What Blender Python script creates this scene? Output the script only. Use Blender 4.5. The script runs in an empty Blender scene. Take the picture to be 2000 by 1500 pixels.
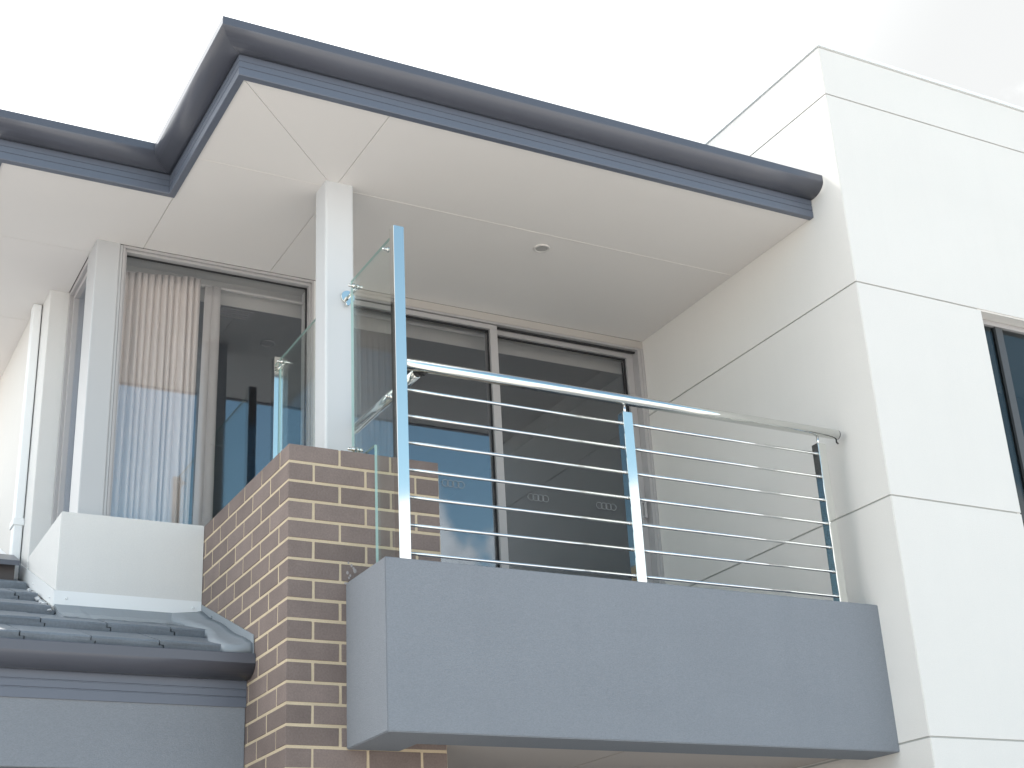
import bpy, bmesh, math, random
from mathutils import Matrix, Vector
random.seed(7)
R_ = math.radians
S = bpy.context.scene
COL = S.collection

# ---------------------------------------------------------------- camera
cam = bpy.data.cameras.new('camera')
cam.sensor_width = 36.0
cam.lens = 50.728
cam.clip_end = 3000
cob = bpy.data.objects.new('camera', cam)
COL.objects.link(cob)
RC = ((0.88233899, -0.46796472, -0.049869), (0.14492803, 0.37100671, -0.91725127), (0.44774297, 0.80209914, 0.39517489))
mw = Matrix(((RC[0][0], -RC[1][0], -RC[2][0], -1.97131726),
             (RC[0][1], -RC[1][1], -RC[2][1], -5.52889035),
             (RC[0][2], -RC[1][2], -RC[2][2], -2.2706835),
             (0, 0, 0, 1)))
cob.matrix_world = mw
S.camera = cob

# ---------------------------------------------------------------- light
SUN_EL = 52.0
SUN_AZ = -9.0          # degrees from +y, negative = towards -x
SKY = 0.15
world = bpy.data.worlds.new('World')
S.world = world
world.use_nodes = True
wn, wl = world.node_tree.nodes, world.node_tree.links
wn.clear()
w_out = wn.new('ShaderNodeOutputWorld')
bg = wn.new('ShaderNodeBackground'); bg.inputs['Strength'].default_value = SKY
sky = wn.new('ShaderNodeTexSky'); sky.sky_type = 'NISHITA'; sky.sun_disc = False
sky.sun_elevation = R_(SUN_EL); sky.sun_rotation = R_(SUN_AZ)
sky.air_density = 1.0; sky.dust_density = 0.6; sky.ozone_density = 1.0

def wmath(op, a, b=None, c=None, clamp=False):
    n = wn.new('ShaderNodeMath'); n.operation = op; n.use_clamp = clamp
    for i, v in enumerate((a, b, c)):
        if v is None: continue
        if isinstance(v, (int, float)): n.inputs[i].default_value = v
        else: wl.new(v, n.inputs[i])
    return n.outputs[0]
def wramp(v, lo, hi, a=0.0, b=1.0):
    n = wn.new('ShaderNodeMapRange'); n.interpolation_type = 'SMOOTHSTEP'
    wl.new(v, n.inputs[0]); n.inputs[1].default_value = lo; n.inputs[2].default_value = hi
    n.inputs[3].default_value = a; n.inputs[4].default_value = b
    return n.outputs[0]
tc = wn.new('ShaderNodeTexCoord')
sx = wn.new('ShaderNodeSeparateXYZ'); wl.new(tc.outputs['Generated'], sx.inputs[0])
n1 = wn.new('ShaderNodeTexNoise'); wl.new(tc.outputs['Generated'], n1.inputs['Vector'])
n1.inputs['Scale'].default_value = 3.2; n1.inputs['Detail'].default_value = 9; n1.inputs['Roughness'].default_value = 0.52
n2 = wn.new('ShaderNodeTexNoise'); wl.new(tc.outputs['Generated'], n2.inputs['Vector'])
n2.inputs['Scale'].default_value = 7.0; n2.inputs['Detail'].default_value = 10; n2.inputs['Roughness'].default_value = 0.55
# a bright veil of cloud round the sun side of the sky (+y), broken on its right
veil = wmath('ADD', sx.outputs['Y'], wmath('MULTIPLY', wmath('SUBTRACT', n1.outputs[0], 0.5), 0.6))
veil = wmath('ADD', veil, wmath('MULTIPLY', wmath('MAXIMUM', wmath('MULTIPLY', sx.outputs['X'], -1.0), 0.0), 0.6))
veil = wramp(veil, -0.12, 0.36)
# a bank of cumulus low in the sky opposite (-y)
bdot = wn.new('ShaderNodeVectorMath'); bdot.operation = 'DOT_PRODUCT'
wl.new(tc.outputs['Generated'], bdot.inputs[0]); bdot.inputs[1].default_value = (0.43, -0.90, 0.0)
bank = wmath('ADD', wmath('SUBTRACT', wramp(bdot.outputs['Value'], 0.60, 0.86, -0.20, 0.0), sx.outputs['Z']), wmath('MULTIPLY', wmath('SUBTRACT', n2.outputs[0], 0.5), 0.42))
bank = wramp(bank, -0.318, -0.288)
mask = wmath('MAXIMUM', veil, bank)
cmix = wn.new('ShaderNodeMixRGB'); wl.new(mask, cmix.inputs[0])
hs = wn.new('ShaderNodeMixRGB'); hs.blend_type = 'MULTIPLY'; hs.inputs[0].default_value = 1
wl.new(sky.outputs[0], hs.inputs[1]); hs.inputs[2].default_value = (1.72, 1.78, 1.42, 1)
wl.new(hs.outputs[0], cmix.inputs[1])
sdot = wn.new('ShaderNodeVectorMath'); sdot.operation = 'DOT_PRODUCT'
wl.new(tc.outputs['Generated'], sdot.inputs[0])
sdot.inputs[1].default_value = (math.sin(R_(SUN_AZ)) * math.cos(R_(SUN_EL)), math.cos(R_(SUN_AZ)) * math.cos(R_(SUN_EL)), math.sin(R_(SUN_EL)))
cb = wmath('ADD', wramp(sx.outputs['Y'], -0.4, 0.3, 9.0, 4.6), wramp(sdot.outputs['Value'], 0.70, 0.98, 0.0, 9.0))
cb = wmath('ADD', cb, wramp(sx.outputs['X'], -0.9, 0.1, 5.5, 0.0))
cb = wmath('MULTIPLY', cb, wramp(n2.outputs[0], 0.47, 0.54, 0.93, 1.12))
cc = wn.new('ShaderNodeCombineXYZ')
wl.new(wmath('MULTIPLY', cb, 0.985), cc.inputs[0]); wl.new(wmath('MULTIPLY', cb, 1.0), cc.inputs[1]); wl.new(wmath('MULTIPLY', cb, 1.0), cc.inputs[2])
wl.new(cc.outputs[0], cmix.inputs[2])
wl.new(cmix.outputs[0], bg.inputs['Color'])
wl.new(bg.outputs[0], w_out.inputs['Surface'])

sun = bpy.data.lights.new('sun', 'SUN'); sun.energy = 4.6; sun.angle = R_(0.53); sun.color = (1.0, 0.95, 0.87)
so = bpy.data.objects.new('sun', sun); COL.objects.link(so)
sd = Vector((math.sin(R_(SUN_AZ)) * math.cos(R_(SUN_EL)), math.cos(R_(SUN_AZ)) * math.cos(R_(SUN_EL)), math.sin(R_(SUN_EL))))
so.rotation_euler = sd.to_track_quat('Z', 'Y').to_euler()
so.location = (0, 0, 12)

vs = S.view_settings
vs.view_transform = 'Standard'; vs.look = 'None'; vs.exposure = 0.54; vs.gamma = 1.0
vs.use_curve_mapping = False
S.render.engine = 'CYCLES'
S.cycles.max_bounces = 12; S.cycles.transparent_max_bounces = 16; S.cycles.diffuse_bounces = 5; S.cycles.glossy_bounces = 6

# ---------------------------------------------------------------- materials
def mat(name, color, rough=0.7, metal=0.0, spec=0.5, var=0.0, vscale=3.0, bump=0.0, bscale=200.0, bdist=0.002,
        objvar=0.0, speck=0.0, stretch=None, coat=0.0, streak=0.0):
    m = bpy.data.materials.new(name); m.use_nodes = True
    N, L = m.node_tree.nodes, m.node_tree.links
    b = N['Principled BSDF']
    b.inputs['Base Color'].default_value = (*color, 1)
    b.inputs['Roughness'].default_value = rough
    b.inputs['Metallic'].default_value = metal
    b.inputs['Specular IOR Level'].default_value = spec
    b.inputs['Coat Weight'].default_value = coat
    co = N.new('ShaderNodeTexCoord')
    geo = N.new('ShaderNodeNewGeometry')
    src = geo.outputs['Position']
    if stretch:
        mp = N.new('ShaderNodeMapping'); mp.inputs['Scale'].default_value = stretch
        L.new(src, mp.inputs['Vector']); src2 = mp.outputs[0]
    else: src2 = src
    cur = None
    if var or objvar or speck:
        base = N.new('ShaderNodeRGB'); base.outputs[0].default_value = (*color, 1); cur = base.outputs[0]
    def scale_by(fac, lo, hi):
        nonlocal cur
        mr = N.new('ShaderNodeMapRange'); L.new(fac, mr.inputs[0]); mr.inputs[1].default_value = 0.25; mr.inputs[2].default_value = 0.75
        mr.inputs[3].default_value = lo; mr.inputs[4].default_value = hi
        vm = N.new('ShaderNodeVectorMath'); vm.operation = 'SCALE'
        L.new(cur, vm.inputs[0]); L.new(mr.outputs[0], vm.inputs['Scale']); cur = vm.outputs[0]
    if var:
        n = N.new('ShaderNodeTexNoise'); n.inputs['Scale'].default_value = vscale; n.inputs['Detail'].default_value = 6
        L.new(src2, n.inputs['Vector']); scale_by(n.outputs[0], 1 - var, 1 + var)
    if streak:
        mp = N.new('ShaderNodeMapping'); mp.inputs['Scale'].default_value = (9, 9, 0.55); L.new(src, mp.inputs['Vector'])
        n = N.new('ShaderNodeTexNoise'); n.inputs['Scale'].default_value = 1.0; n.inputs['Detail'].default_value = 7; n.inputs['Roughness'].default_value = 0.6
        L.new(mp.outputs[0], n.inputs['Vector']); scale_by(n.outputs[0], 1 - streak, 1 + streak)
    if speck:
        n = N.new('ShaderNodeTexNoise'); n.inputs['Scale'].default_value = bscale * 0.8; n.inputs['Detail'].default_value = 3
        L.new(src2, n.inputs['Vector']); scale_by(n.outputs[0], 1 - speck, 1 + speck)
    if objvar:
        oi = N.new('ShaderNodeObjectInfo')
        mr = N.new('ShaderNodeMapRange'); L.new(oi.outputs['Random'], mr.inputs[0])
        mr.inputs[3].default_value = 1 - objvar; mr.inputs[4].default_value = 1 + objvar
        vm = N.new('ShaderNodeVectorMath'); vm.operation = 'SCALE'
        L.new(cur, vm.inputs[0]); L.new(mr.outputs[0], vm.inputs['Scale']); cur = vm.outputs[0]
    if cur is not None: L.new(cur, b.inputs['Base Color'])
    if bump:
        n = N.new('ShaderNodeTexNoise'); n.inputs['Scale'].default_value = bscale; n.inputs['Detail'].default_value = 4
        L.new(src2, n.inputs['Vector'])
        bp = N.new('ShaderNodeBump'); bp.inputs['Strength'].default_value = bump; bp.inputs['Distance'].default_value = bdist
        L.new(n.outputs[0], bp.inputs['Height']); L.new(bp.outputs[0], b.inputs['Normal'])
    return m

def glassmat(name, tint, r0, gcol=(1, 1, 1)):
    """one face of a pane: see-through, with a mirror share that grows towards grazing view (Schlick)"""
    m = bpy.data.materials.new(name); m.use_nodes = True
    N, L = m.node_tree.nodes, m.node_tree.links
    N.clear()
    out = N.new('ShaderNodeOutputMaterial')
    tr = N.new('ShaderNodeBsdfTransparent'); tr.inputs[0].default_value = (*tint, 1)
    gl = N.new('ShaderNodeBsdfGlossy'); gl.inputs['Roughness'].default_value = 0.0
    gl.inputs['Color'].default_value = (*gcol, 1)
    g = N.new('ShaderNodeNewGeometry')
    d = N.new('ShaderNodeVectorMath'); d.operation = 'DOT_PRODUCT'
    L.new(g.outputs['Normal'], d.inputs[0]); L.new(g.outputs['Incoming'], d.inputs[1])
    def mt(op, a, b=None):
        n = N.new('ShaderNodeMath'); n.operation = op; n.use_clamp = op in ('ADD', 'SUBTRACT')
        for i, v in enumerate((a, b)):
            if v is None: continue
            if isinstance(v, (int, float)): n.inputs[i].default_value = v
            else: L.new(v, n.inputs[i])
        return n.outputs[0]
    c = mt('SUBTRACT', 1.0, mt('ABSOLUTE', d.outputs['Value']))
    f = mt('ADD', mt('MULTIPLY', mt('POWER', c, 5.0), 1 - r0), r0)
    mx = N.new('ShaderNodeMixShader'); L.new(f, mx.inputs[0]); L.new(tr.outputs[0], mx.inputs[1]); L.new(gl.outputs[0], mx.inputs[2])
    L.new(mx.outputs[0], out.inputs['Surface'])
    return m

M = {}
M['white'] = mat('white_render', (0.705, 0.69, 0.665), 0.85, spec=0.25, var=0.015, vscale=1.2, bump=0.6, bscale=200, streak=0.008, speck=0.03, stretch=(1, 1, 2.2))
M['white_box'] = mat('offwhite_render', (0.68, 0.68, 0.67), 0.85, spec=0.25, var=0.02, vscale=2, bump=0.7, bscale=200, streak=0.012, speck=0.04, stretch=(1, 1, 2.2))
M['groove'] = mat('groove_render', (0.45, 0.46, 0.45), 0.9)
M['grey'] = mat('grey_render', (0.222, 0.240, 0.268), 0.8, spec=0.3, var=0.025, vscale=2.0, bump=0.9, bscale=170, streak=0.02, speck=0.10, stretch=(1, 1, 2.4))
M['soffit'] = mat('soffit_board', (0.74, 0.715, 0.695), 0.8, spec=0.3, var=0.012, vscale=2)
M['joint'] = mat('joint_strip', (0.74, 0.71, 0.68), 0.5)
M['dark_gap'] = mat('dark_gap', (0.10, 0.09, 0.09), 0.9)
M['steel'] = mat('painted_steel', (0.082, 0.088, 0.11), 0.33, spec=0.6, var=0.03, vscale=4, bump=0.04, bscale=6, bdist=0.003)
M['fascia'] = mat('painted_fascia', (0.108, 0.126, 0.165), 0.38, spec=0.6, var=0.03, vscale=4)
M['brick'] = mat('brown_brick', (0.195, 0.156, 0.143), 0.8, spec=0.3, var=0.10, vscale=9, bump=0.5, bscale=160, objvar=0.13, speck=0.14)
M['mortar'] = mat('sand_mortar', (0.54, 0.45, 0.325), 0.95, spec=0.2, var=0.08, vscale=6, bump=0.6, bscale=220, speck=0.06)
M['column'] = mat('painted_column', (0.57, 0.59, 0.61), 0.45, spec=0.5, bump=0.02, bscale=5)
M['alu'] = mat('powder_coated_aluminium', (0.40, 0.39, 0.395), 0.32, spec=0.6)
M['alu_post'] = mat('satin_corner_post', (0.46, 0.468, 0.48), 0.35, spec=0.6)
M['rubber'] = mat('black_rubber', (0.02, 0.02, 0.022), 0.6)
M['chrome'] = mat('polished_stainless_steel', (0.70, 0.71, 0.69), 0.05, metal=1.0)
M['chrome_s'] = mat('polished_rod_steel', (0.70, 0.71, 0.72), 0.05, metal=1.0)
M['wglass'] = glassmat('window_glass', (0.96, 0.955, 0.955), 0.11, (0.80, 0.90, 1.0))
M['tglass'] = glassmat('tinted_glass', (0.6, 0.61, 0.61), 0.04, (0.85, 0.94, 1.0))
M['bglass'] = glassmat('balustrade_glass', (0.935, 0.962, 0.952), 0.035)
M['gedge'] = mat('glass_edge', (0.34, 0.50, 0.47), 0.15, spec=0.8)
M['tile'] = mat('roof_tile', (0.15, 0.175, 0.205), 0.55, spec=0.5, var=0.12, vscale=6, bump=0.5, bscale=120, objvar=0.06, speck=0.10)
M['flash_w'] = mat('white_flashing', (0.80, 0.82, 0.83), 0.4, spec=0.5, bump=0.05, bscale=8, bdist=0.003)
M['flash_g'] = mat('grey_flashing', (0.24, 0.27, 0.30), 0.45, spec=0.5, var=0.05, bump=0.12, bscale=9, bdist=0.004)
M['sealant'] = mat('sealant', (0.5, 0.52, 0.54), 0.35, var=0.2, vscale=30, bump=0.7, bscale=60, bdist=0.004)
M['curtain'] = mat('cream_curtain', (0.79, 0.718, 0.67), 0.9, spec=0.1, bump=0.2, bscale=500, bdist=0.001)
M['sheer'] = mat('white_sheer', (0.52, 0.49, 0.47), 0.9, spec=0.1)
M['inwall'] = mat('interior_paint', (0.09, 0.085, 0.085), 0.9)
M['inceil'] = mat('interior_ceiling_dimmed', (0.11, 0.10, 0.105), 0.9)  # dimness deeper in the room is put into this dark colour
M['bulk'] = mat('interior_bulkhead_daylit', (0.45, 0.44, 0.42), 0.9)  # paler than the ceiling: daylight from the windows put into the colour
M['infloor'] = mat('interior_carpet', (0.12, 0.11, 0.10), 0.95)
M['vent'] = mat('dark_vent', (0.12, 0.11, 0.12), 0.7)
M['plastic'] = mat('white_plastic', (0.62, 0.60, 0.58), 0.4)
M['lens'] = mat('frosted_lens', (0.42, 0.41, 0.40), 0.3)
M['marking'] = mat('etched_marking', (0.34, 0.35, 0.36), 0.6)
M['ground'] = mat('ground_paving', (0.56, 0.52, 0.48), 0.9, var=0.12, vscale=0.6, bump=0.4, bscale=30, bdist=0.01)
M['door'] = mat('garage_door_paint', (0.2, 0.2, 0.21), 0.6)
M['porch'] = mat('porch_ceiling_board', (0.50, 0.45, 0.42), 0.85)
# curtains let some light through
for k in ('curtain', 'sheer'):
    m = M[k]; N, L = m.node_tree.nodes, m.node_tree.links
    b = N['Principled BSDF']; o = [n for n in N if n.type == 'OUTPUT_MATERIAL'][0]
    t = N.new('ShaderNodeBsdfTranslucent'); t.inputs[0].default_value = (0.75, 0.68, 0.62, 1)
    mx = N.new('ShaderNodeMixShader'); mx.inputs[0].default_value = 0.12
    L.new(b.outputs[0], mx.inputs[1]); L.new(t.outputs[0], mx.inputs[2]); L.new(mx.outputs[0], o.inputs['Surface'])

# ---------------------------------------------------------------- helpers
def link(name, me, m, parent=None, loc=None, kind=None):
    o = bpy.data.objects.new(name, me); COL.objects.link(o)
    if m is not None:
        for mm in (m if isinstance(m, (list, tuple)) else [m]): me.materials.append(mm)
    if parent is not None: o.parent = parent
    if loc is not None: o.location = loc
    if kind: o['kind'] = kind
    return o
def tag(o, label, cat, group=None, kind=None):
    o['label'] = label; o['category'] = cat
    if group: o['group'] = group
    if kind: o['kind'] = kind
    return o
def thing(name, label, cat, loc=(0, 0, 0), group=None):
    o = bpy.data.objects.new(name, None); COL.objects.link(o); o.location = loc
    o.empty_display_size = 0.1
    THINGLOC[o.name] = Vector(loc)
    return tag(o, label, cat, group)
THINGLOC = {}
def base(parent):
    v = Vector((0, 0, 0))
    while parent is not None:
        v += Vector(parent.location); parent = parent.parent
    return v
def finish(name, bm, m, parent=None, kind=None, smooth=False):
    off = base(parent)
    bmesh.ops.recalc_face_normals(bm, faces=bm.faces)
    bmesh.ops.translate(bm, verts=bm.verts, vec=-off)
    me = bpy.data.meshes.new(name); bm.to_mesh(me); bm.free()
    if smooth:
        for p in me.polygons: p.use_smooth = True
    return link(name, me, m, parent, kind=kind)
def add_box(bm, x0, x1, y0, y1, z0, z1, bev=0.0, seg=1, mi=0):
    r = bmesh.ops.create_cube(bm, size=1.0)
    vs_ = r['verts']
    for v in vs_:
        v.co.x = x0 if v.co.x < 0 else x1
        v.co.y = y0 if v.co.y < 0 else y1
        v.co.z = z0 if v.co.z < 0 else z1
    fs = list({f for v in vs_ for f in v.link_faces})
    for f in fs: f.material_index = mi
    if bev:
        es = list({e for v in vs_ for e in v.link_edges})
        bmesh.ops.bevel(bm, geom=es, offset=bev, segments=seg, affect='EDGES', profile=0.5)
def box(name, x0, x1, y0, y1, z0, z1, m, parent=None, bev=0.0, seg=1, kind=None):
    bm = bmesh.new(); add_box(bm, x0, x1, y0, y1, z0, z1, bev, seg)
    return finish(name, bm, m, parent, kind)
def add_prism(bm, pts, axis, a, b):
    """pts: 2-D outline in the plane normal to axis; extruded from a to b"""
    def P(u, v, w):
        return {'x': (w, u, v), 'y': (u, w, v), 'z': (u, v, w)}[axis]
    A = [bm.verts.new(P(u, v, a)) for u, v in pts]; B = [bm.verts.new(P(u, v, b)) for u, v in pts]
    bm.faces.new(A); bm.faces.new(B[::-1])
    n = len(pts); sides = []
    for i in range(n): sides.append(bm.faces.new((A[i], B[i], B[(i + 1) % n], A[(i + 1) % n])))
    return sides
def prism(name, pts, axis, a, b, m, parent=None, kind=None):
    bm = bmesh.new(); add_prism(bm, pts, axis, a, b)
    return finish(name, bm, m, parent, kind)
def add_cyl(bm, p, q, r, n=20, r2=None, capr=0):
    p, q = Vector(p), Vector(q); d = q - p
    res = bmesh.ops.create_cone(bm, cap_ends=True, segments=n, radius1=r, radius2=r if r2 is None else r2, depth=d.length)
    rot = d.to_track_quat('Z', 'Y').to_matrix().to_4x4()
    bmesh.ops.transform(bm, matrix=Matrix.Translation((p + q) / 2) @ rot, verts=res['verts'])
    for v in res['verts']:
        for f in v.link_faces: f.smooth = len(f.verts) == 4
def cyl(name, p, q, r, m, parent=None, n=20, r2=None):
    bm = bmesh.new(); add_cyl(bm, p, q, r, n, r2)
    return finish(name, bm, m, parent)
def add_ball(bm, c, r, s=(1, 1, 1)):
    res = bmesh.ops.create_uvsphere(bm, u_segments=14, v_segments=8, radius=r)
    for v in res['verts']:
        v.co = Vector((v.co.x * s[0], v.co.y * s[1], v.co.z * s[2])) + Vector(c)
        for f in v.link_faces: f.smooth = True
def sweep(bm, path, profile, ends=True):
    """path: plan polyline (x, y); profile: closed loop of (outward offset, z); mitred. Outward is left of travel."""
    P = [Vector(p) for p in path]; n = len(P); rings = []
    for i, p in enumerate(P):
        ns = []
        if i > 0:
            d = (P[i] - P[i - 1]).normalized(); ns.append(Vector((-d.y, d.x)))
        if i < n - 1:
            d = (P[i + 1] - P[i]).normalized(); ns.append(Vector((-d.y, d.x)))
        mm = ns[0] if len(ns) == 1 else (ns[0] + ns[1]) / (1 + ns[0].dot(ns[1]))
        rings.append([bm.verts.new((p.x + mm.x * o, p.y + mm.y * o, z)) for o, z in profile])
    k = len(profile)
    for i in range(n - 1):
        for j in range(k):
            bm.faces.new((rings[i][j], rings[i][(j + 1) % k], rings[i + 1][(j + 1) % k], rings[i + 1][j]))
    if ends:
        bm.faces.new(rings[0]); bm.faces.new(rings[-1][::-1])

# ---------------------------------------------------------------- ground
bm = bmesh.new()
gs = 600
vv = [bm.verts.new(p) for p in ((-gs, -gs, -3.87), (gs, -gs, -3.87), (gs, gs, -3.87), (-gs, gs, -3.87))]
bm.faces.new(vv)
g = finish('ground', bm, M['ground']); g['kind'] = 'structure'; g['label'] = 'pale paved ground in front of the house'

# ================================================================ white rendered wing on the right
XR, YW = 2.819, -0.618
wing = thing('rendered_wing', 'white rendered wall block with thin horizontal grooves at the right', 'building', (XR, YW, -3.87))
levels = [-3.87, -2.405, -1.255, -0.108, 1.047, 2.195, 2.497]
G = 0.0045
WX0, WX1, WZ0, WZ1 = 3.685, 5.3, -0.9, 1.047
# the core stands 7 mm behind the panels (it shows only in the grooves); cut round the window
bm = bmesh.new()
add_box(bm, XR + 0.007, WX0 - 0.02, YW + 0.007, 6.5, -3.87, 2.485)
add_box(bm, WX0 - 0.02, WX1 + 0.02, YW + 0.007, 6.5, WZ1 + 0.02, 2.485)
add_box(bm, WX0 - 0.02, WX1 + 0.02, YW + 0.007, 6.5, -3.87, WZ0 - 0.02)
add_box(bm, WX1 + 0.02, 9.5, YW + 0.007, 6.5, -3.87, 2.485)
add_box(bm, WX0 - 0.02, WX1 + 0.02, 1.6, 6.5, WZ0 - 0.02, WZ1 + 0.02)
finish('wall_core', bm, M['groove'], wing)
def wall_piece(z0, z1, x1=9.5, x0=None):
    """L-shaped panel wrapping the corner from the side face to the front face"""
    bm = bmesh.new()
    if x0 is None:
        pts = [(XR, 6.5), (XR, YW), (x1, YW), (x1, YW + 0.006), (XR + 0.006, YW + 0.006), (XR + 0.006, 6.5)]
        add_prism(bm, pts, 'z', z0, z1)
        es = [e for e in bm.edges if all(abs(v.co.x - XR) < 1e-5 and abs(v.co.y - YW) < 1e-5 for v in e.verts)]
        bmesh.ops.bevel(bm, geom=es, offset=0.004, segments=2, affect='EDGES')
    else:
        add_box(bm, x0, x1, YW, YW + 0.006, z0, z1)
    return finish('wall_panel', bm, M['white'], wing)
for i in range(len(levels) - 1):
    z0 = levels[i] + (G if i else 0); z1 = levels[i + 1] - (G if i < len(levels) - 2 else 0)
    if i in (3,):                       # between -0.108 and 1.047: window opening
        wall_piece(z0, z1, WX0); wall_piece(z0, z1, 9.5, WX1)
    elif i == 2:
        wall_piece(z0, WZ0, 9.5); wall_piece(WZ0, z1, WX0); wall_piece(WZ0, z1, 9.5, WX1)
    else: wall_piece(z0, z1)
# parapet capping: a shadow gap, then a thin pressed-metal cap standing proud
bm = bmesh.new()
add_prism(bm, [(XR + 0.004, 6.5), (XR + 0.004, YW + 0.004), (9.5, YW + 0.004), (9.5, 6.5)], 'z', 2.4975, 2.5075)
finish('capping_shadow_gap', bm, M['groove'], wing)
bm = bmesh.new()
add_prism(bm, [(XR - 0.008, 6.5), (XR - 0.008, YW - 0.008), (9.5, YW - 0.008), (9.5, 6.5)], 'z', 2.508, 2.528)
finish('parapet_cap', bm, M['flash_w'], wing)
# window in the wing: reveals, frame, sashes, glass
RY = YW + 0.075
bm = bmesh.new()
add_box(bm, WX0 - 0.02, WX1 + 0.02, YW + 0.006, RY + 0.06, WZ1 - 0.0045, WZ1 + 0.02)
add_box(bm, WX0 - 0.02, WX0, YW + 0.006, RY + 0.06, WZ0, WZ1 - 0.0045)
add_box(bm, WX1, WX1 + 0.02, YW + 0.006, RY + 0.06, WZ0, WZ1 - 0.0045)
add_box(bm, WX0 - 0.02, WX1 + 0.02, YW + 0.006, RY + 0.06, WZ0 - 0.02, WZ0)
finish('window_reveal', bm, M['white'], wing)
win = bpy.data.objects.new('window', None); COL.objects.link(win); win.parent = wing
wing_win = win
def frame_ring(name, x0, x1, z0, z1, y0, y1, w, m, parent, wt=None):
    bm = bmesh.new(); wt = wt or w
    add_box(bm, x0, x1, y0, y1, z1 - wt, z1, 0.0015)
    add_box(bm, x0, x1, y0, y1, z0, z0 + w, 0.0015)
    add_box(bm, x0, x0 + w, y0 + 0.0004, y1 - 0.0004, z0 + w, z1 - wt)
    add_box(bm, x1 - w, x1, y0 + 0.0004, y1 - 0.0004, z0 + w, z1 - wt)
    return finish(name, bm, m, parent)
frame_ring('window_frame', WX0 + 0.002, WX1 - 0.002, WZ0 + 0.002, WZ1 - 0.006, RY, RY + 0.05, 0.028, M['alu'], win)
box('mullion', 3.862, 3.912, RY + 0.004, RY + 0.046, WZ0 + 0.031, WZ1 - 0.035, mat('dark_mullion', (0.06, 0.062, 0.066), 0.4), win)
box('pane', WX0 + 0.030, 3.862, RY + 0.02, RY + 0.026, WZ0 + 0.030, WZ1 - 0.034, M['tglass'], win)
box('pane', 3.912, WX1 - 0.030, RY + 0.02, RY + 0.026, WZ0 + 0.030, WZ1 - 0.034, M['tglass'], win)
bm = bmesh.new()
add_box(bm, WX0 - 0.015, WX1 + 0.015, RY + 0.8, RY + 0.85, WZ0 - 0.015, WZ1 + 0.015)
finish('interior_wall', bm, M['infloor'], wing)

# ================================================================ house core behind the balcony
house = thing('house', 'upper storey of the house with corner window and sliding door behind the balcony', 'house', (0, 1.33, -3.87))
YG = 1.33
# white upstand box under the corner window
bm = bmesh.new()
add_prism(bm, [(-0.002, YG + 0.2), (-0.002, 1.22), (-0.697, 1.22), (-0.697, 2.35), (-0.57, 2.35), (-0.57, YG + 0.2)], 'z', -0.95, 0.0)
es = [e for e in bm.edges if all(abs(v.co.z) < 1e-5 for v in e.verts) or all(abs(v.co.x + 0.697) < 1e-5 and abs(v.co.y - 1.22) < 1e-5 for v in e.verts)]
bmesh.ops.bevel(bm, geom=es, offset=0.004, segments=2, affect='EDGES')
finish('window_upstand', bm, M['white_box'], house)
# corner post
bm = bmesh.new(); add_box(bm, -0.603, -0.478, 1.325, 1.535, 0.001, 1.564, 0.006, 2)
finish('corner_post', bm, M['alu_post'], house)
box('corner_cover_strip', -0.4775, -0.463, 1.333, 1.40, 0.001, 1.551, M['alu_post'], house, 0.002)
# front window
win = bpy.data.objects.new('window', None); COL.objects.link(win); win.parent = house
hb = base(win)
frame_ring('window_frame', -0.4625, 0.612, 0.002, 1.551, YG, YG + 0.08, 0.0118, M['alu'], win, wt=0.0158)
frame_ring('sash_frame', -0.4505, 0.600, 0.026, 1.535, YG + 0.014, YG + 0.07, 0.012, M['alu'], win, wt=0.016)
frame_ring('glazing_bead', -0.438, 0.5875, 0.038, 1.5185, YG + 0.045, YG + 0.062, 0.005, M['rubber'], win)
box('pane', -0.4325, 0.582, YG + 0.056, YG + 0.062, 0.0435, 1.513, M['wglass'], win)
# side window round the corner
win2 = bpy.data.objects.new('window', None); COL.objects.link(win2); win2.parent = house
bm = bmesh.new()
add_box(bm, -0.60, -0.53, 1.536, 1.995, 1.522, 1.551, 0.0015)
add_box(bm, -0.582, -0.53, 1.536, 1.995, 1.490, 1.5215, 0.0015)
add_box(bm, -0.60, -0.53, 1.966, 1.9985, 0.001, 1.5215)
add_box(bm, -0.582, -0.53, 1.925, 1.9655, 0.001, 1.4895)
add_box(bm, -0.60, -0.53, 1.536, 1.925, 0.001, 0.03)
finish('window_frame', bm, M['alu'], win2)
box('pane', -0.558, -0.552, 1.5365, 1.924, 0.031, 1.489, M['wglass'], win2)
# pier left of the side window, wall behind and left wall
box('wall_pier', -0.703, -0.53, 2.0, 2.34, -0.4, 1.558, M['white_box'], house, 0.004)
box('left_wall', -0.735, -0.50, 2.3405, 6.5, -1.2, 1.558, M['white'], house)
# wall pieces between window and door (behind the column) and below
box('wall_behind_column', 0.613, 0.75, YG + 0.004, YG + 0.2, -1.0, 1.551, M['white_box'], house)
box('wall_under_window', -0.56, 0.613, YG + 0.005, YG + 0.2, -1.0, 0.0, M['white_box'], house)
# beige head strip over the sliding door
box('door_head', 0.7505, 2.8185, YG + 0.001, YG + 0.16, 1.5025, 1.551, mat('door_head_paint', (0.46, 0.435, 0.41), 0.6), house)
box('door_jamb', 2.7985, 2.8185, YG - 0.004, YG + 0.16, -0.95, 1.5023, M['alu'], house, 0.002)
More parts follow.
